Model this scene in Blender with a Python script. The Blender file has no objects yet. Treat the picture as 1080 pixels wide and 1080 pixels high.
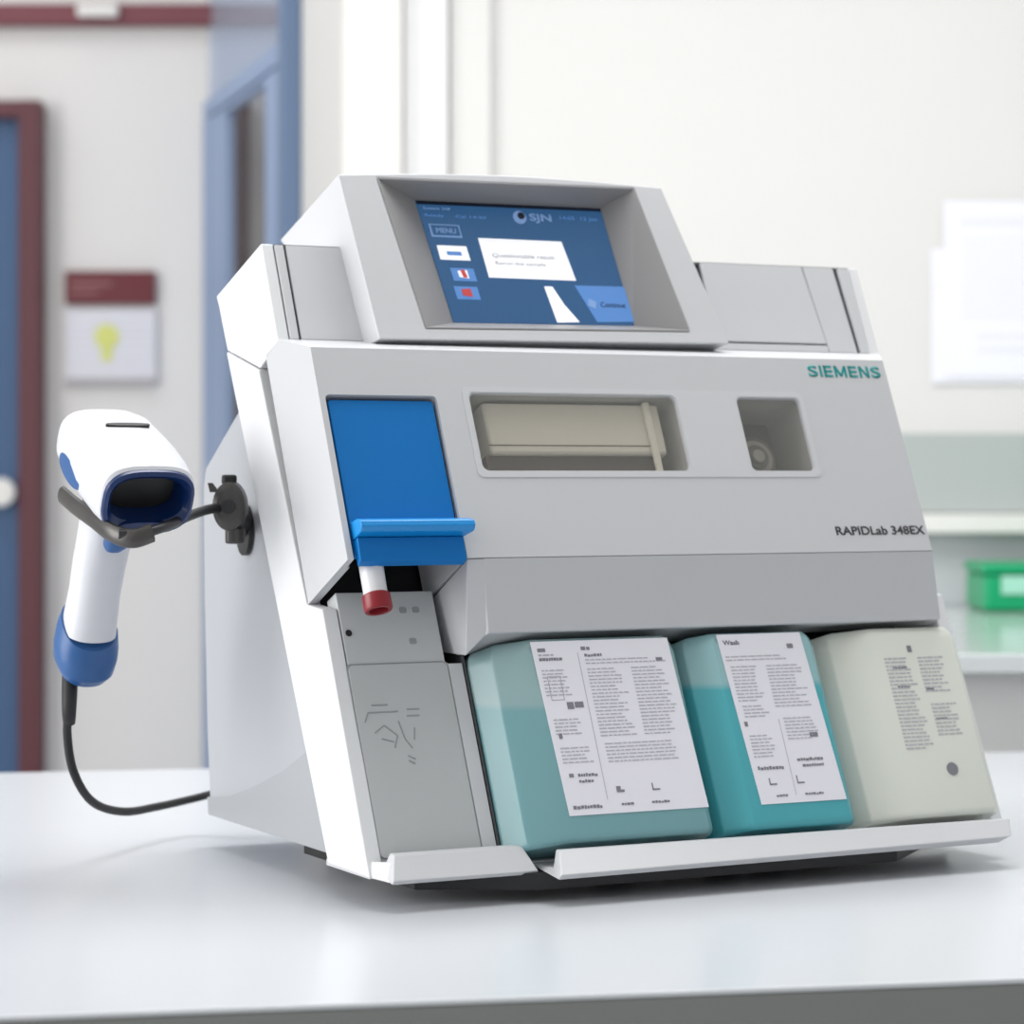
import bpy, bmesh, math, random
from mathutils import Vector, Matrix
random.seed(7)
scene = bpy.context.scene
col = scene.collection
R = math.radians
CAMZ = 1.235
TOP = 0.900          # worktop height
F = 2811.0           # focal length in pixels of the 1080 frame

# ------------------------------------------------------------------ materials
def mat(name, rgb, rough=0.45, metal=0.0, spec=0.5, bump=0.0, bscale=200.0, var=0.0, vscale=6.0, emit=None, estr=0.0, sss=0.0, coat=0.0):
    m = bpy.data.materials.new(name); m.use_nodes = True
    nt = m.node_tree; b = nt.nodes['Principled BSDF']
    c = tuple(((v/255.0)/12.92 if v/255.0 <= 0.04045 else ((v/255.0+0.055)/1.055)**2.4) for v in rgb)
    b.inputs['Base Color'].default_value = (*c, 1)
    b.inputs['Roughness'].default_value = rough
    b.inputs['Metallic'].default_value = metal
    b.inputs['Specular IOR Level'].default_value = spec
    if coat: b.inputs['Coat Weight'].default_value = coat
    if sss:
        b.inputs['Subsurface Weight'].default_value = sss
        b.inputs['Subsurface Radius'].default_value = (0.02, 0.03, 0.03)
        b.inputs['Subsurface Scale'].default_value = 0.5
    if emit:
        e = tuple((v/255.0)**2.2 for v in emit)
        b.inputs['Emission Color'].default_value = (*e, 1)
        b.inputs['Emission Strength'].default_value = estr
    tc = nt.nodes.new('ShaderNodeTexCoord')
    if var:
        n = nt.nodes.new('ShaderNodeTexNoise'); n.inputs['Scale'].default_value = vscale; n.inputs['Detail'].default_value = 4
        nt.links.new(tc.outputs['Object'], n.inputs['Vector'])
        mx = nt.nodes.new('ShaderNodeMixRGB')
        mx.inputs[1].default_value = (*[x*(1-var) for x in c], 1); mx.inputs[2].default_value = (*[min(1, x*(1+var)) for x in c], 1)
        nt.links.new(n.outputs['Fac'], mx.inputs[0]); nt.links.new(mx.outputs[0], b.inputs['Base Color'])
    if bump:
        n = nt.nodes.new('ShaderNodeTexNoise'); n.inputs['Scale'].default_value = bscale
        nt.links.new(tc.outputs['Object'], n.inputs['Vector'])
        bp = nt.nodes.new('ShaderNodeBump'); bp.inputs['Strength'].default_value = bump; bp.inputs['Distance'].default_value = 0.001
        nt.links.new(n.outputs['Fac'], bp.inputs['Height']); nt.links.new(bp.outputs[0], b.inputs['Normal'])
    return m

def glass(name, rgb, clear=0.7, gloss=0.06):
    m = bpy.data.materials.new(name); m.use_nodes = True
    nt = m.node_tree; nt.nodes.clear()
    o = nt.nodes.new('ShaderNodeOutputMaterial'); t = nt.nodes.new('ShaderNodeBsdfTransparent')
    c = tuple((v/255.0)**2.2 for v in rgb); t.inputs[0].default_value = (*c, 1)
    d = nt.nodes.new('ShaderNodeBsdfDiffuse'); d.inputs[0].default_value = (*c, 1)
    g = nt.nodes.new('ShaderNodeBsdfGlossy'); g.inputs['Roughness'].default_value = 0.08
    m1 = nt.nodes.new('ShaderNodeMixShader'); m1.inputs[0].default_value = 1-clear
    m2 = nt.nodes.new('ShaderNodeMixShader'); m2.inputs[0].default_value = gloss
    nt.links.new(t.outputs[0], m1.inputs[1]); nt.links.new(d.outputs[0], m1.inputs[2])
    nt.links.new(m1.outputs[0], m2.inputs[1]); nt.links.new(g.outputs[0], m2.inputs[2]); nt.links.new(m2.outputs[0], o.inputs[0])
    return m

def bottle_mat(name, top, low, level, soft=0.003):
    """plastic bottle with liquid up to a level (height above the worktop)"""
    m = mat(name, low, rough=0.28, sss=0.15)
    nt = m.node_tree; b = nt.nodes['Principled BSDF']
    tc = nt.nodes.new('ShaderNodeTexCoord'); sp = nt.nodes.new('ShaderNodeSeparateXYZ')
    mr = nt.nodes.new('ShaderNodeMapRange'); mr.inputs['From Min'].default_value = level-soft; mr.inputs['From Max'].default_value = level+soft
    mx = nt.nodes.new('ShaderNodeMixRGB')
    mx.inputs[1].default_value = (*[(v/255.0)**2.2 for v in low], 1); mx.inputs[2].default_value = (*[(v/255.0)**2.2 for v in top], 1)
    nt.links.new(tc.outputs['Object'], sp.inputs[0]); nt.links.new(sp.outputs['Z'], mr.inputs['Value'])
    nt.links.new(mr.outputs[0], mx.inputs[0]); nt.links.new(mx.outputs[0], b.inputs['Base Color'])
    return m

M = dict(
    shell=mat('light_grey_plastic', (200, 201, 204), 0.42, bump=0.05, bscale=900),
    hood=mat('door_grey_plastic', (196, 197, 200), 0.38, bump=0.04, bscale=900),
    white=mat('white_plastic', (224, 225, 227), 0.55, bump=0.03, bscale=900),
    lid=mat('lid_grey_plastic', (200, 201, 204), 0.42, bump=0.05, bscale=900),
    rear=mat('rear_grey_metal', (176, 179, 184), 0.35, metal=0.15, bump=0.03),
    rear2=mat('rear_base_grey_metal', (166, 169, 173), 0.4, metal=0.1, bump=0.03),
    panel=mat('sampler_grey_plastic', (188, 191, 192), 0.5, bump=0.05, bscale=700),
    inset=mat('inset_grey_plastic', (182, 185, 186), 0.5, bump=0.05, bscale=700),
    line=mat('engraved_grey', (144, 147, 149), 0.6),
    bezel=mat('screen_bezel_grey', (146, 145, 146), 0.4),
    gap=mat('shadow_gap_grey', (70, 71, 73), 0.7),
    black=mat('black_plastic', (22, 22, 24), 0.45),
    rubber=mat('black_rubber', (28, 28, 30), 0.6),
    blue=mat('bright_blue_plastic', (0, 110, 184), 0.4, spec=.25),
    ledge=mat('bright_blue_ledge', (18, 138, 212), 0.3),
    sblue=mat('scanner_blue_plastic', (40, 86, 142), 0.4),
    navy=mat('scanner_navy_plastic', (14, 42, 92), 0.3),
    swhite=mat('scanner_white_plastic', (208, 209, 215), 0.35),
    steel=mat('dark_steel', (80, 78, 77), 0.35, metal=0.6),
    darksteel=mat('black_steel', (52, 52, 54), 0.4, metal=0.4),
    red=mat('dark_red_plastic', (130, 16, 30), 0.35),
    tube=mat('sample_tube_white', (215, 215, 218), 0.3),
    teal=mat('teal_lettering', (0, 140, 140), 0.5),
    ink=mat('black_lettering', (40, 40, 44), 0.6),
    print_=mat('grey_print', (176, 175, 184), 0.7),
    printdk=mat('dark_print', (124, 123, 131), 0.7),
    label=mat('label_paper', (228, 226, 234), 0.6),
    bot3=mat('cream_bottle_plastic', (216, 219, 210), 0.3, sss=0.15),
    scr=mat('screen_blue', (30, 60, 92), 0.25, emit=(50, 92, 136), estr=0.5),
    scrl=mat('screen_pale_blue', (70, 110, 165), 0.3, emit=(84, 130, 192), estr=0.5),
    scrm=mat('screen_mid_blue', (110, 140, 185), 0.3, emit=(120, 150, 195), estr=0.4),
    scrw=mat('screen_white', (210, 212, 216), 0.3, emit=(235, 235, 238), estr=0.55),
    scrr=mat('screen_red', (170, 60, 60), 0.3, emit=(190, 70, 70), estr=0.4),
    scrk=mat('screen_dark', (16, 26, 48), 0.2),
    wheel=mat('wheel_grey', (160, 157, 152), 0.4),
    smoke=glass('smoked_window', (242, 241, 238), 0.96, 0.06),
    drum=mat('inner_beige_module', (236, 232, 224), 0.5),
    drumdk=mat('inner_brown_rail', (78, 70, 66), 0.5),
    cav=mat('cavity_grey', (92, 91, 89), 0.6),
    wall=mat('white_wall_paint', (224, 223, 221), 0.7, bump=0.05, bscale=60, var=0.01),
    wallfar=mat('offwhite_wall_paint', (232, 230, 228), 0.7, bump=0.05, bscale=60, var=0.01),
    trimw=mat('cream_trim_paint', (234, 232, 229), 0.6),
    trimb=mat('bright_white_paint', (242, 242, 242), 0.6),
    maroon=mat('maroon_paint', (118, 58, 68), 0.5),
    maroondk=mat('dark_maroon_paint', (92, 44, 52), 0.5),
    doorblue=mat('blue_door_paint', (60, 92, 132), 0.5),
    frameblue=mat('blue_frame_paint', (146, 166, 200), 0.5),
    postblue=mat('deep_blue_frame_paint', (104, 126, 158), 0.5),
    bglass=glass('pale_blue_glass', (238, 244, 254), 0.82, 0.05),
    cglass=glass('clear_glass', (250, 250, 250), 0.98, 0.04),
    top=mat('white_laminate', (202, 205, 210), 0.26, bump=0.02, bscale=500, var=0.008, vscale=3),
    edge=mat('grey_edge_band', (128, 131, 129), 0.6),
    cabinet=mat('pale_cabinet_laminate', (225, 226, 226), 0.5),
    duct=mat('grey_green_laminate', (176, 183, 181), 0.5),
    bench=mat('glossy_bench_laminate', (200, 205, 206), 0.12),
    green=mat('green_plastic', (0, 160, 104), 0.35),
    mint=mat('mint_plastic', (165, 222, 200), 0.35),
    yellow=mat('yellow_green_print', (218, 222, 130), 0.6),
    paper=mat('paper_white', (240, 240, 248), 0.7),
    papertx=mat('pale_grey_print', (232, 232, 241), 0.8),
    floor=mat('grey_vinyl_floor', (196, 196, 192), 0.35, var=0.03),
    ceil=mat('ceiling_white', (240, 240, 238), 0.8),
    lamp=mat('ceiling_lamp_diffuser', (255, 255, 255), 0.5, emit=(255, 252, 248), estr=3.0),
)

# ------------------------------------------------------------------ mesh helpers
def link(name, me, m, parent=None, bevel=0.0, seg=2, smooth=True):
    o = bpy.data.objects.new(name, me); col.objects.link(o)
    if m: me.materials.append(m)
    if parent: o.parent = parent
    if smooth:
        for p in me.polygons: p.use_smooth = True
        me.set_sharp_from_angle(angle=R(32))
    if bevel:
        b = o.modifiers.new('bevel', 'BEVEL'); b.width = bevel; b.segments = seg; b.limit_method = 'ANGLE'; b.angle_limit = R(28)
        b.harden_normals = True
    return o

def mesh(vs, fs):
    me = bpy.data.meshes.new('m'); me.from_pydata([tuple(v) for v in vs], [], fs)
    bm = bmesh.new(); bm.from_mesh(me); bmesh.ops.recalc_face_normals(bm, faces=bm.faces); bm.to_mesh(me); bm.free()
    me.update(); return me

def prism(a, b):
    """closed solid between two matching polygons a and b"""
    n = len(a)
    return mesh(list(a)+list(b), [list(range(n)), list(range(2*n-1, n-1, -1))]+[[i, (i+1) % n, (i+1) % n+n, i+n] for i in range(n)])

def join(parts):
    bm = bmesh.new()
    for me in parts: bm.from_mesh(me)
    out = bpy.data.meshes.new('m'); bm.to_mesh(out); bm.free(); return out

def box(x0, x1, y0, y1, z0, z1):
    return prism([(x0, y0, z0), (x1, y0, z0), (x1, y1, z0), (x0, y1, z0)], [(x0, y0, z1), (x1, y0, z1), (x1, y1, z1), (x0, y1, z1)])

def loft(rings, cap=True):
    n = len(rings[0]); vs = [v for r in rings for v in r]; fs = []
    for k in range(len(rings)-1):
        for i in range(n):
            j = (i+1) % n; fs.append([k*n+i, k*n+j, (k+1)*n+j, (k+1)*n+i])
    if cap: fs += [list(range(n)), [(len(rings)-1)*n+i for i in range(n)]]
    return mesh(vs, fs)

def spline(pts, n=8):
    P = [Vector(p) for p in pts]; out = []
    for i in range(len(P)-1):
        p0 = P[max(i-1, 0)]; p1 = P[i]; p2 = P[i+1]; p3 = P[min(i+2, len(P)-1)]
        for k in range(n):
            t = k/n
            out.append(0.5*((2*p1)+(-p0+p2)*t+(2*p0-5*p1+4*p2-p3)*t*t+(-p0+3*p1-3*p2+p3)*t**3))
    out.append(P[-1]); return out

def tube(pts, rad, n=14, flat=1.0, up=None, smooth=True):
    P = spline(pts) if smooth else [Vector(p) for p in pts]
    rings = []; N = len(P); rr = rad if callable(rad) else (lambda t: rad)
    u = None
    for i, p in enumerate(P):
        t = (P[min(i+1, N-1)]-P[max(i-1, 0)]).normalized()
        if up is not None: a = Vector(up)
        else:
            a = u if u is not None else (Vector((0, 0, 1)) if abs(t.z) < 0.9 else Vector((1, 0, 0)))
        u = (a-t*a.dot(t)).normalized(); w = t.cross(u)
        r = rr(i/(N-1))
        rings.append([p+u*(r*math.cos(2*math.pi*k/n))+w*(r*flat*math.sin(2*math.pi*k/n)) for k in range(n)])
    return loft(rings)

def cyl(c, axis, r, h, n=28, r2=None):
    c = Vector(c); a = Vector(axis).normalized(); r2 = r if r2 is None else r2
    u = a.orthogonal().normalized(); w = a.cross(u)
    return loft([[c+u*r*math.cos(2*math.pi*k/n)+w*r*math.sin(2*math.pi*k/n) for k in range(n)],
                 [c+a*h+u*r2*math.cos(2*math.pi*k/n)+w*r2*math.sin(2*math.pi*k/n) for k in range(n)]])

def boolean(me, cutters):
    o = bpy.data.objects.new('b', me); col.objects.link(o); cs = []
    for c in cutters:
        co = bpy.data.objects.new('c', c); col.objects.link(co); cs.append(co)
        b = o.modifiers.new('x', 'BOOLEAN'); b.operation = 'DIFFERENCE'; b.object = co; b.solver = 'EXACT'
    dg = bpy.context.evaluated_depsgraph_get()
    out = bpy.data.meshes.new_from_object(o.evaluated_get(dg))
    out.materials.clear()
    for co in cs: bpy.data.objects.remove(co)
    bpy.data.objects.remove(o); return out

def tag(o, label=None, cat=None, group=None, kind=None):
    if label: o['label'] = label
    if cat: o['category'] = cat
    if group: o['group'] = group
    if kind: o['kind'] = kind
    return o

def empty(name, loc, rz=0):
    o = bpy.data.objects.new(name, None); col.objects.link(o); o.location = loc; o.rotation_euler = (0, 0, rz); o.empty_display_size = 0.05; return o

# ------------------------------------------------------------------ analyser frame
T = R(24); TH = R(27); DZ = 0.0243
ORG = Vector((-0.1094, 2.05, TOP))
def P(s, off=0.0): return (s*math.sin(T)-off*math.cos(T), s*math.cos(T)+off*math.sin(T))   # (y, z) on the sloping front
def pf(x, s, off=0.0): y, z = P(s, off); return Vector((x, y, z+DZ))
def prof(pts, x0, x1):
    """extrude a (y,z) side profile across x; x1 may be a list per point"""
    xr = x1 if isinstance(x1, (list, tuple)) else [x1]*len(pts)
    return prism([(x0, y, z+DZ) for y, z in pts], [(xr[i], y, z+DZ) for i, (y, z) in enumerate(pts)])
def slab(x0, x1, s0, s1, o0, o1):
    return prism([pf(x0, s0, o0), pf(x1, s0, o0), pf(x1, s1, o0), pf(x0, s1, o0)], [pf(x0, s0, o1), pf(x1, s0, o1), pf(x1, s1, o1), pf(x0, s1, o1)])
def rr(x0, x1, s0, s1, r, n=5):
    pts = []
    for cx, cs, a0 in ((x1-r, s1-r, 0), (x0+r, s1-r, 90), (x0+r, s0+r, 180), (x1-r, s0+r, 270)):
        for k in range(n+1):
            a = R(a0+90*k/n); pts.append((cx+r*math.cos(a), cs+r*math.sin(a)))
    return pts
def rslab(x0, x1, s0, s1, r, o0, o1, grow=0.0):
    return prism([pf(x, s, o0) for x, s in rr(x0, x1, s0, s1, r)], [pf(x, s, o1) for x, s in rr(x0-grow, x1+grow, s0-grow, s1+grow, r)])
def quadslab(q, o0, o1): return prism([pf(x, s, o0) for x, s in q], [pf(x, s, o1) for x, s in q])
def text(body, x, s, off, w, h, m, parent, name, bold=0.0, thick=0.0004, depth_frame=None):
    cu = bpy.data.curves.new('t', 'FONT'); cu.body = body; cu.size = 1; cu.offset = bold; cu.extrude = 0.0
    o = bpy.data.objects.new('t', cu); col.objects.link(o)
    dg = bpy.context.evaluated_depsgraph_get(); me = bpy.data.meshes.new_from_object(o.evaluated_get(dg))
    bpy.data.objects.remove(o)
    xs = [v.co.x for v in me.vertices]; ys = [v.co.y for v in me.vertices]
    ax, bx, ay, by = min(xs), max(xs), min(ys), max(ys)
    bm = bmesh.new(); bm.from_mesh(me)
    g = bmesh.ops.extrude_face_region(bm, geom=bm.faces[:]); 
    for v in g['geom']:
        if isinstance(v, bmesh.types.BMVert): v.co.z += 1
    fr = depth_frame or (lambda a, b, c: pf(a, b, c))
    for v in bm.verts:
        v.co = fr(x+(v.co.x-ax)/(bx-ax)*w, s+(v.co.y-ay)/(by-ay)*h, off+thick*v.co.z)
    bmesh.ops.recalc_face_normals(bm, faces=bm.faces); bm.to_mesh(me); bm.free(); me.materials.clear()
    return link(name, me, m, parent, smooth=False)

A = empty('blood_gas_analyser', ORG, TH)
tag(A, 'light grey benchtop blood gas analyser with blue flap and touch screen on white worktop', 'analyser')

# rear housing
link('rear_housing', prof([(.078, .003), (.383, .003), (.392, .08), (.399, .20), (.401, .300), (.396, .316), (.30, .374), (.27, .39), (.24, .36)], .013, .590), M['rear'], A, .003)
arc = [(.384, .0045), (.3865, .020), (.33, .027), (.27, .042), (.21, .060), (.165, .078), (.128, .096), (.088, .020), (.082, .0045)]
link('rear_base_panel', prof(arc, .0118, .0132), M['rear2'], A)
link('base_shadow_plate', prism([(x, y, .010) for x, y in ((.045, .015), (.13, -.030), (.47, -.030), (.565, .05), (.565, .240), (.045, .240))], [(x, y, DZ-.0012) for x, y in ((.045, .015), (.13, -.030), (.47, -.030), (.565, .05), (.565, .240), (.045, .240))]), M['black'], A)  # black base, extended forward as the dark shadow band under the tray
for fx, fy in ((.245, .055), (.395, .055), (.11, .30), (.50, .30)):
    link('rubber_foot', cyl((fx, fy, 0), (0, 0, 1), .014, DZ-.012, r2=.016), M['rubber'], A)

# white side frames
sf = [(-.002, .0), P(.222, -.001), (.1235, .205), P(.4575, -.047), (.3045, .4170), (.079, .001)]
link('side_frame', prof(sf, -.0015, .0118), M['white'], A, .0015)
link('side_frame', prof(sf, .592, .605), M['white'], A, .0015)
cap = [P(.460, -.001), P(.554, -.001), (.333, .467), (.326, .457), (.3055, .4182), P(.4590, -.047)]
link('top_cap', prof(cap, 0, .011), M['white'], A, .0015)
link('top_cap', prof(cap, .594, .605), M['white'], A, .0015)
link('cap_catch', prism([(-.0006, y, z+DZ) for y, z in ((.288, .411), (.276, .409), (.277, .4065), (.287, .4075))], [(.001, y, z+DZ) for y, z in ((.288, .411), (.276, .409), (.277, .4065), (.287, .4075))]), M['line'], A)

# upper body with the two lids
link('upper_body', prof([P(.462, -.003), P(.552, -.003), (.332, .465), (.305, .42), (.272, .392), P(.461, -.044)], .0112, .5938), M['gap'], A)
def lid_piece(name, x0, x1, s0, s1, m, x0t=None, x1t=None, back=True):
    x0t = x0 if x0t is None else x0t; x1t = x1 if x1t is None else x1t
    me = [quadslab([(x0, s0), (x1, s0), (x1t, s1), (x0t, s1)], -.0028, .0006)]
    return link(name, join(me), m, A, .001)
lid_piece('lid_frame', .0115, .0195, .463, .5525, M['shell'])
lid_piece('left_lid', .0215, .085, .463, .5525, M['lid'])
lid_piece('right_lid', .430, .548, .472, .5525, M['lid'], .430, .541)
lid_piece('lid_frame', .549, .580, .463, .5525, M['lid'], .542, .576)
lid_piece('lid_frame', .5835, .5935, .463, .5525, M['shell'], .5805, .5935)
lid_piece('lid_frame', .421, .5482, .463, .4702, M['lid'])
link('top_cover', prof([P(.5527, -.003), P(.5527, .0006), (.3345, .4665), (.332, .463)], .0112, .5938), M['shell'], A)

# front door (hood) -----------------------------------------------------------
S0, S1, OFF = .240, .426, .060
hp = [P(S0, OFF), P(S1, OFF), P(.4625, .001), P(.4625, -.030), (.1225, .2053)]
xr = [.559, .559, .603, .603, .603]
hood = prof(hp, .0, xr)
void = prism([pf(.008, .150, -.10), pf(.104, .150, -.10), pf(.104, .250, -.10), pf(.008, .250, -.10)], [pf(.008, .150, .09), pf(.104, .150, .09), pf(.104, .250, .09), pf(.008, .250, .09)])
flapcut = rslab(.0055, .1045, .20, .3835, .004, .044, .09)
w1 = rslab(.1345, .3315, .3165, .3865, .006, .004, .09)
w2 = rslab(.3935, .4575, .3165, .3860, .005, .004, .09)
void2 = prism([pf(.008, .150, -.10), pf(.104, .150, -.10), pf(.104, .310, -.10), pf(.008, .310, -.10)], [pf(.008, .150, .040), pf(.104, .150, .040), pf(.104, .310, .040), pf(.008, .310, .040)])
hd = boolean(hood, [void, void2, flapcut, w1, w2])
link('front_door', hd, M['hood'], A, .0022, 3)
# lower lip of the door, cut away beside the sampler
a = [(.118, .0428, .2436), (.122, .040, .1830), (.110, .075, .163), (.1055, .118, .19), (.1055, .1205, .2045)]
b = [(.559, .0428, .2436), (.566, .040, .1830), (.590, .090, .175), (.596, .118, .19), (.596, .1205, .2045)]
lipA = prism([(x, y, z+DZ) for x, y, z in a], [(x, y, z+DZ) for x, y, z in b])
tabm = prism([(.1045, .0435, .2430+DZ), (.1215, .0430, .2430+DZ), (.1235, .0415, .1838+DZ), (.1080, .0530, .1640+DZ)],
             [(.1045, .115, .2050+DZ), (.1215, .115, .2050+DZ), (.1235, .110, .1838+DZ), (.1080, .110, .1640+DZ)])
link('door_lip', join([lipA]), M['hood'], A, .0015)
link('lip_cheek', tabm, M['hood'], A, .0012)
# inset strip around the windows
fr = boolean(rslab(.1285, .4625, .3105, .3925, .006, .0597, .0606), [rslab(.1335, .3325, .3155, .3875, .006, .05, .07), rslab(.3925, .4585, .3155, .3870, .005, .05, .07)])
link('window_surround', fr, M['shell'], A)
# window interiors
def ring(x0, x1, s0, s1, o):  return None
link('window_pane', rslab(.1350, .3310, .3170, .3860, .0055, .0555, .0570), M['smoke'], A)
link('window_pane', rslab(.3940, .4570, .3170, .3855, .0045, .0555, .0570), M['smoke'], A)
for (x0, x1) in ((.1350, .3310), (.3940, .4570)):
    link('window_liner', slab(x0, x1, .317, .3857, .0042, .006), M['cav'], A)
mod = link('sensor_module', slab(.151, .320, .3370, .3840, .008, .049), M['drum'], A, .003)
link('module_rail', slab(.147, .311, .3200, .3367, .008, .045), M['drumdk'], A, .001)
link('module_groove', slab(.150, .309, .3440, .3448, .0488, .0494), M['drumdk'], mod)
link('module_post', slab(.3030, .3090, .319, .384, .0495, .0535), M['drum'], A, .001)
link('pump_wheel', cyl(pf(.414, .338, .0065), Vector((0, -math.cos(T), math.sin(T))), .021, .032, 40), M['cav'], A, .002)
for q, (r, d) in enumerate(((.0165, .0015), (.0115, .0035), (.006, .006))):
    link('wheel_ring', cyl(pf(.414, .338, .0386), Vector((0, -math.cos(T), math.sin(T))), r, d, 36), M['wheel'] if q != 1 else M['cav'], A, .0008)

# blue flap
fl = link('sampler_flap', join([rslab(.0085, .1020, .245, .3805, .003, .0475, .0570)]), M['blue'], A, .001)
hp2 = [(.2725, .0565), (.2705, .0700), (.2660, .0775), (.2610, .0780), (.2575, .0740), (.2570, .0565)]
link('flap_ledge', prism([pf(.0085, s, o) for s, o in hp2], [pf(.1085 if o > .06 else .1015, s, o) for s, o in hp2]), M['ledge'], fl, .0012)
link('flap_skirt', prism([pf(.0090, s, o) for s, o in ((.2568, .0565), (.2568, .0655), (.2370, .0640), (.2350, .0565))], [pf(.1020, s, o) for s, o in ((.2568, .0565), (.2568, .0655), (.2370, .0640), (.2350, .0565))]), M['blue'], fl, .001)

# screen housing ----------------------------------------------------------------
TL, TR_, BR, BL = (.068, .607), (.388, .612), (.421, .454), (.078, .450)
def topcurve(n=12):
    out = []
    for k in range(n+1):
        t = k/n; x = TL[0]+(TR_[0]-TL[0])*t; s = TL[1]+(TR_[1]-TL[1])*t+.006*math.sin(math.pi*t)
        out.append((x, s))
    return out
tc_ = topcurve()
front = [pf(BL[0], BL[1], .030)]+[pf(x, s, .030) for x, s in tc_]+[pf(BR[0], BR[1], .030)]
back = [pf(BL[0], BL[1]+.008, -.004)]+[Vector((x, .352, .521+DZ)) for x, s in tc_]+[pf(BR[0], BR[1]+.008, -.004)]
hs = prism(front, back)
fo = [(.105, .6045), (.358, .6085), (.3815, .4665), (.124, .4625)]
fi = [(.152, .6020), (.337, .6035), (.345, .4850), (.166, .4830)]
def ext(q0, q1, k): return [(a[0]+(a[0]-b[0])*k, a[1]+(a[1]-b[1])*k) for a, b in zip(q0, q1)]
fe = ext(fo, fi, .2)
def grow(q, g):
    cx = sum(a for a, b in q)/4; cs = sum(b for a, b in q)/4
    return [(a+math.copysign(g, a-cx), b+math.copysign(g, b-cs)) for a, b in q]
cut = prism([pf(x, s, .036) for x, s in grow(fe, .0013)], [pf(x, s, -.0012) for x, s in grow(fi, .0013)])
hs2 = boolean(hs, [cut])
hm = hs2
ho = link('screen_housing', hm, M['shell'], A, .0028, 3)
# bezel lining of the recess
def liner():
    vs = [pf(x, s, .0303) for x, s in fo]+[pf(x, s, .0004) for x, s in fi]
    vs += [pf(x, s, .0303) for x, s in grow(fo, .0012)]+[pf(x, s, -.0006) for x, s in grow(fi, .0010)]
    fs = []
    for i in range(4):
        j = (i+1) % 4
        fs += [[i, j, 4+j, 4+i], [8+i, 12+i, 12+j, 8+j], [i, 8+i, 8+j, j], [4+i, 4+j, 12+j, 12+i]]
    return mesh(vs, fs)
link('screen_bezel', liner(), M['bezel'], ho, smooth=False)
sc_ = link('touch_screen', quadslab(fi, .0004, .0014), M['scr'], ho, smooth=False)
def sq(a, b, c, d, x0, x1, s0, s1): pass
def ui(name, q, m, o=.0014, th=.0004): return link(name, quadslab(q, o, o+th), m, sc_, smooth=False)
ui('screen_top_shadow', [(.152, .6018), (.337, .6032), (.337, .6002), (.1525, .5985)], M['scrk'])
ui('dialog_box', [(.206, .567), (.289, .567), (.2955, .528), (.209, .528)], M['scrw'])
text('Questionable result', .2165, .5475, .0019, .062, .0048, M['print_'], sc_, 'dialog_text', thick=.0002)
text('Rerun the sample', .2180, .5400, .0019, .050, .0042, M['print_'], sc_, 'dialog_text', thick=.0002)
ui('continue_button', [(.293, .523), (.344, .5235), (.3465, .4885), (.308, .487)], M['scrl'])
text('Continue', .3150, .5020, .0019, .025, .0050, M['scrk'], sc_, 'button_text', thick=.0002)
ui('button_arrow', [(.304, .510), (.311, .507), (.309, .500), (.302, .503)], M['scrm'], .0019)
ui('white_pointer', [(.262, .521), (.270, .521), (.2785, .503), (.290, .4865), (.2675, .4855)], M['scrw'])
ui('menu_button', [(.1600, .5790), (.1895, .5790), (.1905, .5665), (.1610, .5665)], M['scrm'])
ui('menu_button_face', [(.1615, .5778), (.1880, .5778), (.1890, .5680), (.1625, .5680)], M['scr'], .0019)
text('MENU', .1660, .5700, .0024, .019, .0050, M['scrm'], sc_, 'menu_text', thick=.0002)
ui('white_button', [(.1640, .5580), (.1925, .5580), (.1940, .5440), (.1650, .5440)], M['scrw'])
ui('button_mark', [(.1720, .5520), (.1860, .5520), (.1865, .5485), (.1725, .5485)], M['scrl'], .0019)
for k, (mm, z) in enumerate(((M['scrm'], .5360), (M['scrm'], .5180))):
    ui('icon_button', [(.1725, z), (.1950, z), (.1965, z-.0125), (.1740, z-.0125)], M['scrl'])
    ui('icon_mark', [(.1790, z-.003), (.1880, z-.002), (.1890, z-.010), (.1800, z-.009)], M['scrw'] if k == 0 else M['scrr'], .0019)
ui('icon_mark', [(.1815, .5340), (.1855, .5340), (.1875, .5265), (.1835, .5265)], M['scrr'], .0024)
text('System 348', .1580, .5930, .0014, .026, .0032, M['scrm'], sc_, 'status_text', thick=.0002)
text('Ready     Cal 14:20', .1580, .5860, .0014, .060, .0032, M['scrl'], sc_, 'status_text', thick=.0002)
text('14:05  12 Jan', .2930, .5890, .0014, .038, .0045, M['scrl'], sc_, 'status_text', thick=.0002)
def disc(x, s, r, o, n=20): return prism([pf(x+r*math.cos(6.2832*k/n), s+r*math.sin(6.2832*k/n), o) for k in range(n)], [pf(x+r*math.cos(6.2832*k/n), s+r*math.sin(6.2832*k/n), o+.0004) for k in range(n)])
link('status_icon', disc(.2520, .5900, .0065, .0014), M['scrm'], sc_, smooth=False)
link('status_icon', disc(.2535, .5915, .0035, .0019), M['scrk'], sc_, smooth=False)
text('SJN', .2620, .5850, .0014, .022, .0095, M['scrm'], sc_, 'status_icon', bold=.02, thick=.0002)

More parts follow.
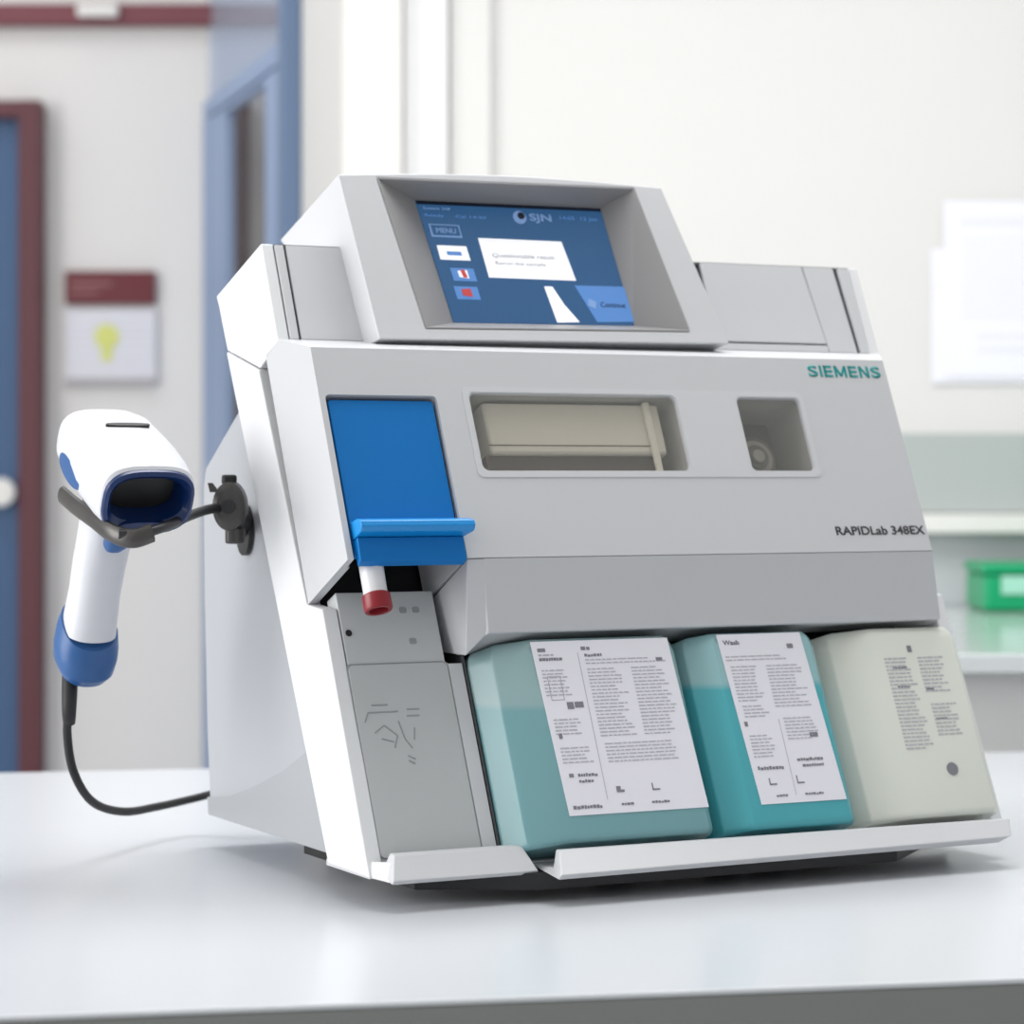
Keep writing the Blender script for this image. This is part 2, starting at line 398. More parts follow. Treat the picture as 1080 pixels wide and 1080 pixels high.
# lettering on the door
lx = .4755; LW = {'S': .0098, 'I': .0022, 'E': .0088, 'M': .0128, 'N': .0104}
for ch in 'SIEMENS':
    wd = LW[ch]; sw = .0024; hh = .0112; z0 = .4080
    if ch == 'S': text('S', lx, z0, OFF, wd, hh, M['teal'], A, 'maker_letter', bold=.022)
    else:
        q = lambda x0, s0, x1, s1, w=sw: [(lx+x0, z0+s0), (lx+x0+w, z0+s0), (lx+x1+w, z0+s1), (lx+x1, z0+s1)]
        R4 = [q(0, 0, 0, hh)]
        if ch == 'E': R4 += [[(lx, z0+v), (lx+wd, z0+v), (lx+wd, z0+v+.0021), (lx, z0+v+.0021)] for v in (0, .0046, hh-.0021)]
        if ch == 'N': R4 += [q(wd-sw, 0, wd-sw, hh), q(wd-sw, 0, 0, hh)]
        if ch == 'M': R4 += [q(wd-sw, 0, wd-sw, hh), q(wd/2-sw/2, .001, 0, hh), q(wd/2-sw/2, .001, wd-sw, hh)]
        link('maker_letter', join([quadslab(r, OFF-.0001*k, OFF+.0004) for k, r in enumerate(R4)]), M['teal'], A, smooth=False)
    lx += wd+.0024
text('RAPIDLab 348EX', .4630, .2555, OFF, .0930, .0082, M['ink'], A, 'model_lettering', bold=.016)

link('cavity_shade_sheet', slab(.0135, .1300, .160, .330, -.036, -.033), M['black'], A)  # black sheet standing in for the shade inside the sampler opening
# sampler panel -------------------------------------------------------------
sp = link('sampler_panel', quadslab([(.0125, .006), (.1130, .006), (.1130, .168), (.0985, .174), (.0985, .236), (.0125, .236)], -.020, -.0005), M['panel'], A, .001)
link('panel_shadow_line', rslab(.0105, .0985, .0145, .1745, .004, -.0004, .0002), M['line'], sp)
link('panel_inset', rslab(.0120, .0985, .0145, .1730, .004, -.0003, .0010), M['inset'], sp)
link('panel_margin_strip', slab(.1000, .1125, .012, .172, -.0004, .0008), M['shell'], sp, .0004)
link('panel_hole', disc(.0180, .2010, .0028, -.0002), M['black'], sp)
for q in ((.066, .2170), (.0775, .2170), (.0700, .1900)):
    link('panel_mark', rslab(q[0], q[0]+.006, q[1], q[1]+.005, .0015, -.0004, .0002), M['line'], sp)
# embossed diagram in the inset
dl = []
def stroke(p, q, w=.0011):
    d = Vector((q[0]-p[0], q[1]-p[1])); nn = Vector((-d.y, d.x)).normalized()*w/2
    dl.append(quadslab([(p[0]+nn.x, p[1]+nn.y), (q[0]+nn.x, q[1]+nn.y), (q[0]-nn.x, q[1]-nn.y), (p[0]-nn.x, p[1]-nn.y)], .0008, .0014))
for p, q in (((.022, .1330), (.048, .1330)), ((.026, .1390), (.040, .1390)), ((.056, .1345), (.067, .1345)), ((.055, .1290), (.066, .1290)), ((.022, .1330), (.018, .1250)), ((.025, .1160), (.034, .1220)),
             ((.034, .1220), (.044, .1130)), ((.044, .1130), (.040, .1030)), ((.047, .1250), (.050, .1100)), ((.050, .1100), (.055, .1020)), ((.030, .1110), (.040, .1080)), ((.050, .0960), (.056, .0930)), ((.050, .0920), (.055, .0890)), ((.060, .1190), (.058, .1090))):
    stroke(p, q)
link('embossed_diagram', join(dl), M['line'], sp, smooth=False)
# sample probe and its red tip
tb = cyl(pf(.0250, .262, .048), pf(.0245, .222, .048)-pf(.0250, .262, .048), .0100, .049, 24, .0096)
pt = link('sample_port', tb, M['tube'], A)
dn = (pf(.0, .0)-pf(0, 1)).normalized()
link('red_port_tip', loft([[pf(.0245, .2150, .048)+Vector((r*math.cos(6.2832*k/24), 0, 0))+Vector((0, math.cos(T), -math.sin(T)))*(r*math.sin(6.2832*k/24))+dn*h for k in range(24)] for r, h in ((.0098, 0), (.0114, .001), (.0116, .0125), (.0108, .0140), (.0080, .0140), (.0070, .0080))]), M['red'], pt)

# front tray lips
link('tray_floor', box(.0, .603, .0, .085, DZ-.001, DZ+.0038), M['shell'], A)
lipL = prism([(.0080, -.002, .003+DZ), (.0080, -.024, -.003+DZ), (.0080, -.026, .000+DZ), (.0160, -.010, .0175+DZ), (.0160, -.002, .0185+DZ)],
             [(.1330, -.002, .003+DZ), (.1330, -.024, -.003+DZ), (.1330, -.026, .000+DZ), (.1270, -.010, .0175+DZ), (.1270, -.002, .0185+DZ)])
link('tray_lip', lipL, M['hood'], A, .001)
link('lip_corner', prism([(.000, .000, DZ), (.012, -.026, DZ-.003), (.016, -.012, DZ+.012), (.003, .000, DZ+.012)], [(.000, .004, DZ), (.016, -.022, DZ-.003), (.020, -.008, DZ+.012), (.003, .004, DZ+.012)]), M['white'], A, .001)
lipR = prism([(.1370, .000, .0025+DZ), (.1370, -.052, -.004+DZ), (.1370, -.056, .000+DZ), (.1460, -.036, .0165+DZ), (.1460, -.030, .0165+DZ), (.1440, -.029, .0020+DZ)],
             [(.5840, .000, .0025+DZ), (.5600, -.050, -.002+DZ), (.5720, -.052, .003+DZ), (.5830, -.036, .0155+DZ), (.5830, -.030, .0155+DZ), (.5830, -.029, .0020+DZ)])
link('tray_lip', lipR, M['hood'], A, .001)
link('bay_divider', slab(.1135, .1150, .006, .20, -.055, .0015), M['gap'], A)
link('bay_back_wall', slab(.1160, .5910, .012, .225, -.0690, -.0640), M['black'], A)

# ------------------------------------------------------------------ reagent bottles
def bottle(name, x0, x1, ch, m, label, cat, fl=.008, chd=.032):
    root = bpy.data.objects.new(name, None); col.objects.link(root); root.empty_display_size = .03
    base = Matrix.Translation(ORG) @ Matrix.Rotation(TH, 4, 'Z')
    cx = (x0+x1)/2; c0 = Vector((cx, P(.010, 0)[0], P(.006, 0)[1]+DZ)); root.matrix_world = base @ Matrix.Translation(c0)
    tag(root, label, cat, None)
    o0, o1 = -.058, .035
    def sec(k, g, s):   # k shrinks the outline for the rounded top
        return [pf(x0+g, s, o0+g), pf(x0+g, s, o1-chd-g*.3), pf(x0+ch*.30+g*.8, s, o1-chd*.42-g*.5), pf(x0+ch+g*.5, s, o1-g), pf(x1-fl-g*.5, s, o1-g), pf(x1-g, s, o1-fl-g*.5), pf(x1-g, s, o0+g)]
    secs = [sec(0, .003, .0075), sec(0, .0005, .0105), sec(0, 0, .014), sec(0, 0, .166), sec(0, .0015, .174), sec(0, .005, .1795), sec(0, .011, .1815)]
    # keep the top flat under the lip of the door
    me = loft([[v-c0 for v in r] for r in secs])
    body = link('bottle_body', me, m, root, .0022, 2)
    return root, c0
LEVEL = 0.0
M['bot1'] = bottle_mat('teal_bottle_one', (142, 170, 172), (114, 158, 163), .118)
M['bot2'] = bottle_mat('teal_bottle_two', (142, 182, 186), (76, 164, 174), .128)
b1, c1 = bottle('reagent_bottle', .1165, .2965, .044, M['bot1'], 'widest pale teal reagent bottle with broad white label, next to the grey sampler panel', 'bottle')
b2, c2 = bottle('reagent_bottle', .3000, .4345, .031, M['bot2'], 'darker teal reagent bottle with narrow white label, between wide teal bottle and cream bottle', 'bottle')
b3, c3 = bottle('reagent_bottle', .4390, .5830, .052, M['bot3'], 'cream white bottle printed directly with grey text, right end of the analyser bay', 'bottle')

def lab(parent, c, q, th=.0005):
    return link('bottle_label', prism([pf(x, s, .0351)-c for x, s in q], [pf(x, s, .0351+th)-c for x, s in q]), M['label'], parent, smooth=False)
def dashes(parent, c, items, m, name, o=.0357):
    ms = []; its = []
    for x0, x1, s0, h in items:
        if x1-x0 > .009 and h > .0015:
            xx = x0
            while xx < x1-.001:
                w_1 = min(random.uniform(.0014, .0030), x1-xx); its.append((xx, xx+w_1, s0+random.uniform(0, .15)*h, h*random.uniform(.6, .85))); xx += w_1+.0006
        else: its.append((x0, x1, s0, h))
    for x0, x1, s0, h in its:
        ms.append(prism([pf(x0, s0, o)-c, pf(x1, s0, o)-c, pf(x1, s0+h, o)-c, pf(x0, s0+h, o)-c], [pf(x0, s0, o+.0002)-c, pf(x1, s0, o+.0002)-c, pf(x1, s0+h, o+.0002)-c, pf(x0, s0+h, o+.0002)-c]))
    return link(name, join(ms), m, parent, smooth=False)
def para(x0, x1, s1, s0, h=.0009, step=.0030, gap=.0012, fill=.9):
    out = []; s = s1
    while s > s0:
        x = x0; end = x0+(x1-x0)*random.uniform(fill*.75, 1)
        while x < end-.002:
            w = min(random.uniform(.002, .008), end-x); out.append((x, x+w, s, h)); x += w+gap
        s -= step
    return out
# label of the wide bottle
L1 = lab(b1, c1, [(.1590, .1755), (.2870, .1755), (.2915, .0285), (.1635, .0285)])
it = para(.164, .185, .163, .159, .0014)+para(.164, .190, .150, .128)+para(.166, .192, .108, .094)+para(.167, .196, .084, .070)+para(.206, .240, .150, .090)+para(.247, .283, .150, .092)+para(.208, .284, .086, .070)+para(.206, .284, .158, .152)
it += [(.168, .168+.0005, .125, .020), (.168, .180, .125, .0005), (.168, .180, .145, .0005), (.1795, .18, .125, .020)]
dashes(L1, c1, it, M['print_'], 'label_print')
it = [(.164, .171, .1665, .003), (.164, .186, .1585, .0028), (.204, .208, .1670, .003), (.209, .212, .1670, .0026), (.206, .222, .1610, .0030), (.272, .278, .1555, .0030), (.181, .187, .117, .006), (.188, .196, .118, .005), (.168, .171, .0925, .0045),
      (.170, .174, .060, .003), (.178, .196, .060, .003), (.178, .192, .055, .003), (.168, .194, .0335, .0034), (.210, .214, .0455, .005), (.214, .217, .0455, .002), (.212, .224, .0345, .0024), (.243, .244, .0455, .006), (.243, .250, .0455, .0012), (.240, .257, .0345, .0024)]
dashes(L1, c1, it, M['printdk'], 'label_print')
dashes(L1, c1, [(.2000, .2004, .040, .125)], M['print_'], 'label_rule')
# label of the narrow bottle
L2 = lab(b2, c2, [(.3350, .1765), (.4180, .1765), (.4255, .0275), (.3420, .0275)])
it = para(.339, .412, .156, .150)+para(.342, .372, .147, .116)+para(.377, .414, .147, .108)+para(.345, .372, .112, .102)+para(.345, .372, .086, .066)+para(.382, .414, .100, .080)
dashes(L2, c2, it, M['print_'], 'label_print')
it = [(.402, .408, .1625, .0040), (.343, .346, .095, .004), (.346, .372, .0565, .0036), (.386, .412, .0625, .0030), (.390, .412, .0575, .0030), (.404, .412, .083, .004), (.354, .355, .0435, .006), (.354, .361, .0435, .0012), (.381, .382, .0435, .007), (.381, .388, .0435, .0012), (.358, .370, .0330, .0024), (.386, .404, .0330, .0024)]
dashes(L2, c2, it, M['printdk'], 'label_print')
dashes(L2, c2, [(.3770, .3773, .034, .066)], M['print_'], 'label_rule')
text('Wash', .3395, .1670, .0357, .016, .0042, M['printdk'], L2, 'label_title', bold=.02, thick=.0002, depth_frame=lambda a, b, cc: pf(a, b, cc)-c2)
# print on the cream bottle
it = para(.498, .528, .149, .066, .0013, .0034)+para(.533, .562, .149, .118, .0013, .0034)+para(.535, .562, .106, .078, .0013, .0034)
dashes(b3, c3, it, M['print_'], 'bottle_print', .0351)
dashes(b3, c3, [(.5245, .5290, .1550, .0060), (.505, .520, .1405, .0016), (.505, .518, .1230, .0016), (.534, .542, .1200, .0016), (.537, .548, .093, .0018)], M['printdk'], 'bottle_print', .0352)
link('recycling_mark', prism([pf(.5400+.0058*math.cos(6.2832*k/18), .0480+.0058*math.sin(6.2832*k/18), .0351)-c3 for k in range(18)], [pf(.5400+.0058*math.cos(6.2832*k/18), .0480+.0058*math.sin(6.2832*k/18), .0355)-c3 for k in range(18)]), M['printdk'], b3, smooth=False)

# ------------------------------------------------------------------ hand scanner, its holder
def at(px, py, d): return Vector(((px-540)/F*d, d, CAMZ+(500-py)/F*d))
SD = 2.20
pit = R(25); yaw = R(30)
f = Vector((math.sin(yaw)*math.cos(pit), -math.cos(yaw)*math.cos(pit), -math.sin(pit)))
w = Vector((math.cos(yaw), math.sin(yaw), 0)); u = w.cross(-f)
SC = bpy.data.objects.new('barcode_scanner', None); col.objects.link(SC); SC.empty_display_size = .04
mw = Matrix((( w.x, -f.x, u.x), (w.y, -f.y, u.y), (w.z, -f.z, u.z))).to_4x4(); mw.translation = at(129, 492, SD); mw = mw @ Matrix.Scale(1.10, 4)
SC.matrix_world = mw; inv = mw.inverted()
tag(SC, 'white and blue handheld barcode scanner hanging nose-down in a holder left of the analyser', 'scanner')
def sel(cx, cz, hw, hh, y, e=3.0, n=40, flatb=1.0):
    pts = []
    for k in range(n):
        a = 2*math.pi*k/n; c, s = math.cos(a), math.sin(a)
        x = hw*abs(c)**(2/e)*(1 if c >= 0 else -1); z = hh*abs(s)**(2/e)*(1 if s >= 0 else -1)
        if z < 0: z *= flatb
        pts.append((cx+x, y, cz+z))
    return pts
hd = [(-.056, .0345, .0245, -.001), (-.054, .0362, .0265, -.001), (-.040, .0372, .0285, .000), (-.015, .0378, .0290, .001), (.010, .0375, .0280, .001), (.035, .0365, .0275, .001), (.052, .0335, .0240, .000), (.063, .0265, .0180, -.001), (.068, .0150, .0095, -.002)]
shell = loft([sel(0, z, hw, hh, y, 3.2) for y, hw, hh, z in hd])
shell = boolean(shell, [loft([sel(0, -.001, .0300, .0195, -.030, 2.8), sel(0, -.001, .0318, .0220, -.060, 2.8)])])
link('scanner_head', shell, M['swhite'], SC)
# nose bezel ring
r0 = [sel(0, -.002, .0355, .0255, -.0555, 3.0), sel(0, -.002, .0350, .0250, -.0590, 3.0), sel(0, -.0015, .0325, .0215, -.0605, 3.0), sel(0, -.001, .0290, .0175, -.0560, 2.8), sel(0, -.001, .0265, .0150, -.0380, 2.8), sel(0, -.001, .0300, .0190, -.0380, 2.8), sel(0, -.001, .0316, .0216, -.0550, 2.8)]
bz = loft(r0+[r0[0]], cap=False)
link('nose_bezel', bz, M['navy'], SC)
link('scan_window', loft([sel(0, -.001, .0300, .0185, -.0375, 2.8), sel(0, -.001, .0300, .0185, -.0345, 2.8)]), M['black'], SC)
link('bezel_chin', loft([sel(0, -.0215, .0220, .0045, -.0615, 2.4), sel(0, -.0225, .0240, .0055, -.0500, 2.4)]), M['navy'], SC)
# indicator slot on the top, blue pads on both flanks
sl = link('indicator_slot', loft([sel(.001, -.012, .0175, .0026, .0, 2.6), sel(.001, -.012, .0175, .0026, .004, 2.6)]), M['black'], SC)
sl.rotation_euler = (R(-90), 0, 0); sl.location = (0.002, .022, .0305)
for sx in (-1, 1):
    pad = loft([[(sx*(.0350+d), .010+a*(.026-g), -.008+b*(.0105-g)) for a, b in [(math.cos(6.2832*k/28), math.sin(6.2832*k/28)) for k in range(28)]] for d, g in ((-.006, 0), (.0012, 0), (.0024, .003))])
    link('side_pad', pad, M['sblue'], SC)
# handle
def hsec(z, y, hw, hd_, e=2.4, n=32): return [((z+.02)*.045+hw*abs(math.cos(6.2832*k/n))**(2/e)*(1 if math.cos(6.2832*k/n) >= 0 else -1), y+hd_*abs(math.sin(6.2832*k/n))**(2/e)*(1 if math.sin(6.2832*k/n) >= 0 else -1), z) for k in range(n)]
hs_ = [(-.020, .004, .0235, .0250), (-.040, .006, .0210, .0225), (-.060, .006, .0200, .0200), (-.085, .005, .0195, .0190), (-.106, .002, .0190, .0190), (-.128, -.001, .0200, .0200), (-.138, -.002, .0205, .0205)]
link('handle', loft([hsec(*a) for a in hs_]), M['swhite'], SC)
ft = [(-.132, -.002, .0218, .0225), (-.140, -.003, .0236, .0245), (-.151, -.004, .0240, .0255), (-.161, -.005, .0228, .0245), (-.168, -.005, .0185, .0205), (-.171, -.005, .010, .012)]
def tilt(p): return (p[0], p[1], p[2]+(p[1])*(.50 if p[2] > -.146 else .25))
link('handle_foot', loft([[tilt(p) for p in hsec(*a)] for a in ft]), M['sblue'], SC)
link('trigger', loft([hsec(-.030, -.020, .0095, .0080), hsec(-.045, -.019, .0100, .0085), hsec(-.058, -.016, .0090, .0075), hsec(-.063, -.014, .006, .005)]), M['sblue'], SC)
# cable (world points brought into the scanner's frame)
k0 = mw @ Vector((-.012, .008, -.163))
cab = [k0, at(73, 742, 2.24), at(71, 775, 2.25), at(78, 815, 2.26), at(98, 846, 2.30), at(130, 856, 2.36), at(165, 851, 2.42), at(205, 842, 2.47), ORG+Matrix.Rotation(TH, 3, 'Z') @ Vector((.060, .432, .046)), ORG+Matrix.Rotation(TH, 3, 'Z') @ Vector((.095, .415, .055)), ORG+Matrix.Rotation(TH, 3, 'Z') @ Vector((.105, .389, .057))]
link('cable', tube([inv @ p for p in cab], .0034, 12), M['rubber'], SC)
link('strain_relief', tube([inv @ k0, inv @ at(73, 742, 2.24), inv @ at(73, 762, 2.246)], lambda t: .0068-.002*t, 12), M['rubber'], SC)

# holder
HB = ORG+Matrix.Rotation(TH, 3, 'Z') @ Vector((.013, .290, .262+DZ))
HO = bpy.data.objects.new('scanner_holder', None); col.objects.link(HO); HO.location = HB; HO.empty_display_size = .03
tag(HO, 'dark steel clamp and curved cradle arm fixed to the analyser side, carrying the barcode scanner', 'holder')
nx = Matrix.Rotation(TH, 3, 'Z') @ Vector((-1, 0, 0))
cc = at(243, 534, 2.27)-HB
def hl(name, me, m, bev=0): return link(name, me, m, HO, bev)
hl('mounting_plate', loft([[nx*.0+Vector((0, 0, 0))+Matrix.Rotation(TH, 3, 'Z') @ Vector((d, .016*math.cos(6.2832*k/24), .022*math.sin(6.2832*k/24))) for k in range(24)] for d in (-.0005, -.005)]), M['darksteel'])
hl('clamp_stem', cyl((0, 0, 0), cc, .0085, cc.length), M['darksteel'])
hl('clamp_body', loft([[cc+Vector((r*.85*math.cos(6.2832*k/28), y, r*1.25*math.sin(6.2832*k/28))) for k in range(28)] for r, y in ((.012, -.016), (.0165, -.013), (.0175, .004), (.013, .012))]), M['steel'])
hl('clamp_screw', cyl(cc+Vector((.000, -.015, 0)), (0, -1, 0), .006, .005), M['darksteel'])
hl('thumb_knob', cyl(cc+Vector((-.001, .0, .018)), (0, 0, 1), .0065, .009), M['black'], .002)
hl('thumb_knob', cyl(cc+Vector((.004, .0, -.032)), (0, 0, 1), .0085, .014), M['steel'], .002)
hl('wing_nut', loft([[cc+Vector((-.013+x, -.002+y, .012+z)) for x, y, z in ((-.004, -.003, 0), (.004, -.003, 0), (.004, .003, 0), (-.004, .003, 0))], [cc+Vector((-.017+x, -.002+y, .020+z)) for x, y, z in ((-.002, -.002, 0), (.002, -.002, 0), (.002, .002, 0), (-.002, .002, 0))]]), M['steel'])
arm = [at(243, 536, 2.27), at(222, 537, 2.245), at(200, 544, 2.20), at(175, 555, 2.150), at(148, 563, 2.130), at(125, 563, 2.125)]
hl('holder_arm', tube([p-HB for p in arm], .0042, 12), M['darksteel'])
crad = [at(160, 562, 2.132), at(140, 568, 2.125), at(118, 562, 2.135), at(98, 547, 2.165), at(80, 534, 2.205), at(66, 522, 2.24)]
hl('cradle_band', tube([p-HB for p in crad], .0078, 14, flat=.55, up=(0, 0, 1)), M['steel'])

# ------------------------------------------------------------------ worktop (island the analyser stands on)
def struct(name, me, m, bevel=0.0):
    o = link(name, me, m, None, bevel); o['kind'] = 'structure'; return o
sl_ = math.tan(R(10.7))
def yf(x): return 1.646+(x+.316)*sl_
def yb(x): return 2.990+(x+.574)*sl_
wt = empty('lab_counter', (0, 2.3, 0))
tag(wt, 'wide white laminate island counter with a dark grey edge, carrying the analyser', 'counter')
def wq(x0, x1, z0, z1, ins=0.0):
    q = [(x0+ins, yf(x0+ins)+ins-2.3), (x1-ins, yf(x1-ins)+ins-2.3), (x1-ins, yb(x1-ins)-ins-2.3), (x0+ins, yb(x0+ins)-ins-2.3)]
    return prism([(x, y, z0) for x, y in q], [(x, y, z1) for x, y in q])
link('worktop', wq(-2.2, 1.0, TOP-.004, TOP), M['top'], wt, .0015)
link('edge_band', wq(-2.2, 1.0, TOP-.060, TOP-.0042), M['edge'], wt)
link('cabinet_body', wq(-2.2, 1.0, .001, TOP-.0602, .03), M['cabinet'], wt)

# ------------------------------------------------------------------ the room
struct('floor', box(-5, 4, -1.5, 8, -.05, 0), M['floor'])
struct('ceiling', box(-5, 4, -1.5, 8, 2.9, 2.95), M['ceil'])
struct('wall_far', box(-5, -.15, 6.0, 6.1, 0, 2.9), M['wallfar'])
struct('wall_back', box(-.30, 4, 4.66, 4.76, 0, 2.9), M['wall'])
# oblique return between blue frame and the back wall
struct('wall_return', prism([(-.425, 5.20, 0), (-.30, 4.66, 0), (-.28, 4.76, 0), (-.38, 5.20, 0)], [(-.425, 5.20, 2.9), (-.30, 4.66, 2.9), (-.28, 4.76, 2.9), (-.38, 5.20, 2.9)]), M['wall'])
def bx(px0, px1, d): return (px0-540)/F*d, (px1-540)/F*d
x0, x1 = bx(362, 424, 4.58); struct('trim_1', box(x0, x1, 4.58, 4.659, 0, 2.9), M['trimw'], .004)
x0, x1 = bx(426, 472, 4.62); struct('trim_2', box(x0, x1, 4.62, 4.659, 0, 2.9), M['trimb'], .004)
x0, x1 = bx(474, 518, 4.64); struct('trim_3', box(x0, x1, 4.64, 4.659, 0, 2.9), M['wall'], .004)

# maroon rail along the far wall, left door and its frame
def fz(py, d): return CAMZ+(500-py)/F*d
tr = struct('trim_4', box(-3, -.30, 5.955, 5.999, fz(26, 5.96), fz(4, 5.96)), M['maroon'], .004)
x0, x1 = bx(78, 122, 5.9); tag(link('ceiling_sensor', box(x0, x1, 5.93, 5.954, fz(17, 5.93), fz(4, 5.93)), M['trimw'], None, .006), 'small cream box fixed on the maroon rail of the far wall', 'sensor')
d1 = empty('door_1', ((-20-540)/F*5.95, 5.95, 0)); d1['kind'] = 'structure'
dx = d1.location.x
xa, xb = bx(-200, 22, 5.97); link('door_leaf', box(xa-dx, xb-dx, .01, .048, .01, fz(126, 5.97)), M['doorblue'], d1)
xa, xb = bx(20, 43, 5.93)
link('door_frame', join([box(xa-dx, xb-dx, -.03, .049, 0, fz(106, 5.93)), box(-.6, xb-dx-.0005, -.029, .048, fz(124, 5.93), fz(106.2, 5.93))]), M['maroondk'], d1, .003)
kx = (3-540)/F*5.93-dx
link('door_knob', join([cyl((kx, -.028, fz(519, 5.93)), (0, 1, 0), .024, .038), cyl((kx, -.048, fz(519, 5.93)), (0, 1, 0), .031, .022)]), M['trimw'], d1, .004)

# room sign and notice
sg = empty('room_sign', ((116-540)/F*5.985, 5.99, fz(345, 5.985)))
tag(sg, 'maroon name plate on the far wall above the framed yellow notice', 'sign')
def rel(o, px0, px1, py0, py1, y0, y1, d=5.985):
    a, b = bx(px0, px1, d); return box(a-o.location.x, b-o.location.x, y0-o.location.y, y1-o.location.y, fz(py1, d)-o.location.z, fz(py0, d)-o.location.z)
link('plate', rel(sg, 69, 164, 286, 321, 5.975, 5.999), mat('sign_maroon', (104, 30, 42), .3), sg, .003)
link('plate_lettering', join([rel(sg, 76, 118, 298, 302, 5.9735, 5.9752), rel(sg, 76, 104, 307, 310, 5.9735, 5.9752)]), mat('sign_letter', (150, 96, 100), .5), sg)
nt_ = empty('notice_frame', ((118-540)/F*5.985, 5.99, fz(365, 5.985)))
tag(nt_, 'pale framed notice with a yellow-green emblem on the far wall under the maroon plate', 'notice')
link('backing', rel(nt_, 69, 165, 326, 404, 5.982, 5.999), mat('notice_pale', (222, 222, 230), .5), nt_, .002)
ec = Vector(((113-540)/F*5.985-nt_.location.x, 5.9795-nt_.location.y, fz(355, 5.985)-nt_.location.z))
link('emblem', join([cyl(ec, (0, 1, 0), .028, .003, 24), box(ec.x-.012, ec.x+.012, ec.y+.0002, ec.y+.003, ec.z-.055, ec.z-.02)]), M['yellow'], nt_)
link('bottom_rail', rel(nt_, 69, 165, 399, 406, 5.974, 5.9815), mat('notice_rail', (176, 172, 176), .5), nt_, .002)
link('faint_print', join([rel(nt_, 76, 98, 340+8*k, 342+8*k, 5.9805, 5.9822) for k in range(5)]+[rel(nt_, 128, 158, 340+8*k, 342+8*k, 5.9805, 5.9822) for k in range(5)]), M['papertx'], nt_)

# blue glazed door frame, seen almost edge-on
pA = Vector((-.680, 5.99, 0)); pB = Vector((-.433, 5.14, 0)); L = (pB-pA).length; dv = (pB-pA).normalized(); nv = Vector((-dv.y, dv.x, 0))
def ob(t0, t1, n0, n1, z0, z1, z0b=None, z1b=None):
    z0b = z0 if z0b is None else z0b; z1b = z1 if z1b is None else z1b
    q = [(t0, n0, z0, z1), (t1, n0, z0b, z1b), (t1, n1, z0b, z1b), (t0, n1, z0, z1)]
    return prism([tuple(dv*a+nv*b)[:2]+(c,) for a, b, c, d in q], [tuple(dv*a+nv*b)[:2]+(d,) for a, b, c, d in q])
gd = empty('door_2', pA); gd['kind'] = 'structure'
link('near_post', ob(L-.012, L+.045, -.018, .018, 0, 2.9), M['postblue'], gd, .004)
link('far_post', ob(.0, .075, -.016, .016, 0, 2.029), M['frameblue'], gd, .004)
link('head_rail', ob(.0, L-.013, -.015, .015, 2.030, 2.070), M['frameblue'], gd, .004)
link('transom_glass', ob(.01, L-.014, -.004, .004, 2.071, 2.80), M['bglass'], gd)
link('transom_rail', ob(.0, L-.013, -.015, .015, 2.801, 2.86), M['frameblue'], gd)
lf = link('leaf_stile', ob(.076, .26, -.012, .012, .02, 2.025), M['frameblue'], gd, .003)
link('leaf_stile', ob(.72, L-.014, -.012, .012, .02, 2.025), M['frameblue'], gd, .003)
link('leaf_rail', join([ob(.2605, .7195, -.011, .011, 2.012, 2.025), ob(.2605, .7195, -.011, .011, .02, .95)]), M['frameblue'], gd, .003)
link('leaf_glass', ob(.2605, .7195, -.003, .003, .951, 2.0115), M['cglass'], gd)
# dark doorway on the far wall seen through that glass
struct('trim_5', box((243-540)/F*5.97, (263-540)/F*5.97, 5.95, 5.998, 0, fz(108, 5.97)), M['maroondk'], .003)

# ------------------------------------------------------------------ back bench on the right
bn = empty('side_bench', (1.4, 4.0, 0)); tag(bn, 'glossy pale grey bench along the back wall behind the analyser, carrying the green box', 'bench')
BZ = 1.008
def rb(a, b, c, d, e, g): return box(a-1.4, b-1.4, c-4.0, d-4.0, e, g)
link('bench_top', rb(.45, 2.6, 3.36, 4.655, BZ-.025, BZ), M['bench'], bn, .003)
link('bench_cabinet', rb(.48, 2.6, 3.42, 4.655, .001, BZ-.0255), M['cabinet'], bn)
tk = tag(empty('wall_trunking', (1.5, 4.62, 1.22)), 'grey-green horizontal cable trunking on the back wall above the side bench', 'trunking')
link('trunking_cover', box(-1.05, 1.1, -.010, .039, fz(541, 4.6)-1.22, fz(457, 4.6)-1.22), M['duct'], tk, .003)
link('trunking_ledge', box(-1.05, 1.1, -.055, .039, fz(562, 4.58)-1.22, fz(542, 4.58)-1.22), M['trimw'], tk, .002)
link('trunking_skirt', box(-1.05, 1.1, .0, .039, BZ+.001-1.22, fz(563, 4.6)-1.22), mat('skirt_grey', (196, 199, 202), .5), tk)
gb = tag(empty('storage_box', ((1100-540)/F*4.55, 4.45, BZ)), 'green plastic box with a white label on the side bench', 'box')
gx = gb.location.x
q0 = (1038-540)/F*4.37-gx
def gbox(x0, x1, z0, z1, y0=-.08, y1=.10): return box(x0, x1, y0, y1, z0, z1)
link('box_body', gbox(q0, q0+.26, .001, .062), M['green'], gb, .008)
link('box_lid', gbox(q0-.003, q0+.263, .0625, .080, -.083, .103), M['green'], gb, .006)
link('box_label', box(q0+.028, q0+.20, -.0835, -.0805, .030, .060), M['mint'], gb)

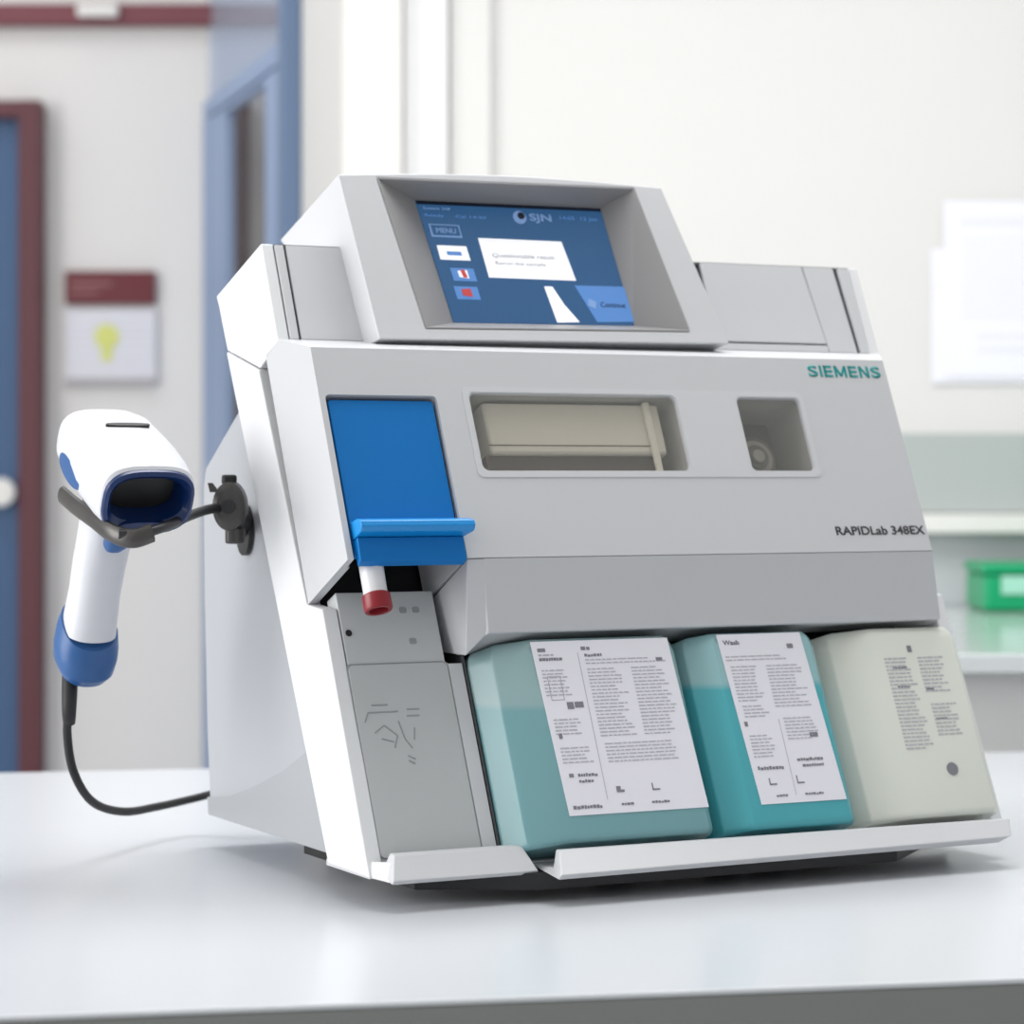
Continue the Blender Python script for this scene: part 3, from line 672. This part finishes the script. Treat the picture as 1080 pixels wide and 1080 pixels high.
# papers on the back wall
def sheet(name, px0, px1, py0, py1, y, label, rows):
    e = tag(empty(name, ((px0+px1)/2/F*4.65-540/F*4.65, 4.655, fz((py0+py1)/2, 4.65))), label, 'notice')
    a, b = bx(px0, px1, 4.65)
    link('paper', box(a-e.location.x, b-e.location.x, y-4.655, y+.001-4.655, fz(py1, 4.65)-e.location.z, fz(py0, 4.65)-e.location.z), M['paper'], e)
    ms = []
    for (u0, u1, v0, v1) in rows:
        a, b = bx(u0, u1, 4.65); ms.append(box(a-e.location.x, b-e.location.x, y-.0006-4.655, y-.0001-4.655, fz(v1, 4.65)-e.location.z, fz(v0, 4.65)-e.location.z))
    link('faint_print', join(ms), M['papertx'], e)
sheet('wall_notice', 996, 1130, 212, 398, 4.650, 'large white printed sheet pinned on the back wall', [(1012, 1110, 228, 240)]+[(1014, 1110, v, v+4) for v in range(250, 340, 9)]+[(1030, 1110, 352, 358), (1030, 1100, 366, 372)])
sheet('wall_notice', 983, 1100, 262, 404, 4.6535, 'white sheet showing only its edge behind the large printed sheet on the back wall', [(985, 992, 300, 303)])

# ------------------------------------------------------------------ light
def area(name, loc, rot, sx, sy, e, c=(1, 1, 1)):
    l = bpy.data.lights.new(name, 'AREA'); l.shape = 'RECTANGLE'; l.size = sx; l.size_y = sy; l.energy = e; l.color = c
    o = bpy.data.objects.new(name, l); col.objects.link(o); o.location = loc; o.rotation_euler = [R(a) for a in rot]; return o
area('left_key_light', (-3.2, 1.2, 1.75), (90, 0, -80), 2.6, 1.9, 84, (1, .99, .98))  # unseen soft key light, added to brighten the left-facing sides
area('ceiling_light_near', (.1, 2.75, 2.85), (0, 0, 0), 1.6, 1.2, 34)
area('ceiling_light_bench', (1.2, 3.6, 2.85), (0, 0, 0), 1.8, 1.0, 3)
area('ceiling_light_corridor', (-1.5, 5.0, 2.85), (0, 0, 0), 1.4, 1.0, 7)
w_ = bpy.data.worlds.new('world'); scene.world = w_; w_.use_nodes = True
bg = w_.node_tree.nodes['Background']; bg.inputs[0].default_value = (.96, .98, 1, 1); bg.inputs[1].default_value = .48

# ------------------------------------------------------------------ camera
cam = bpy.data.cameras.new('camera'); co = bpy.data.objects.new('camera', cam); col.objects.link(co)
co.location = (0, 0, CAMZ); co.rotation_euler = (R(90), 0, 0)
cam.sensor_width = 36; cam.lens = F/1080*36; cam.shift_y = -40/1080
cam.dof.use_dof = True; cam.dof.focus_distance = 2.12; cam.dof.aperture_fstop = 6.0
cam.clip_start = .05
scene.camera = co
scene.view_settings.view_transform = 'Standard'; scene.view_settings.look = 'None'
scene.view_settings.exposure = 0.30; scene.view_settings.gamma = 1.0; scene.view_settings.use_curve_mapping = False
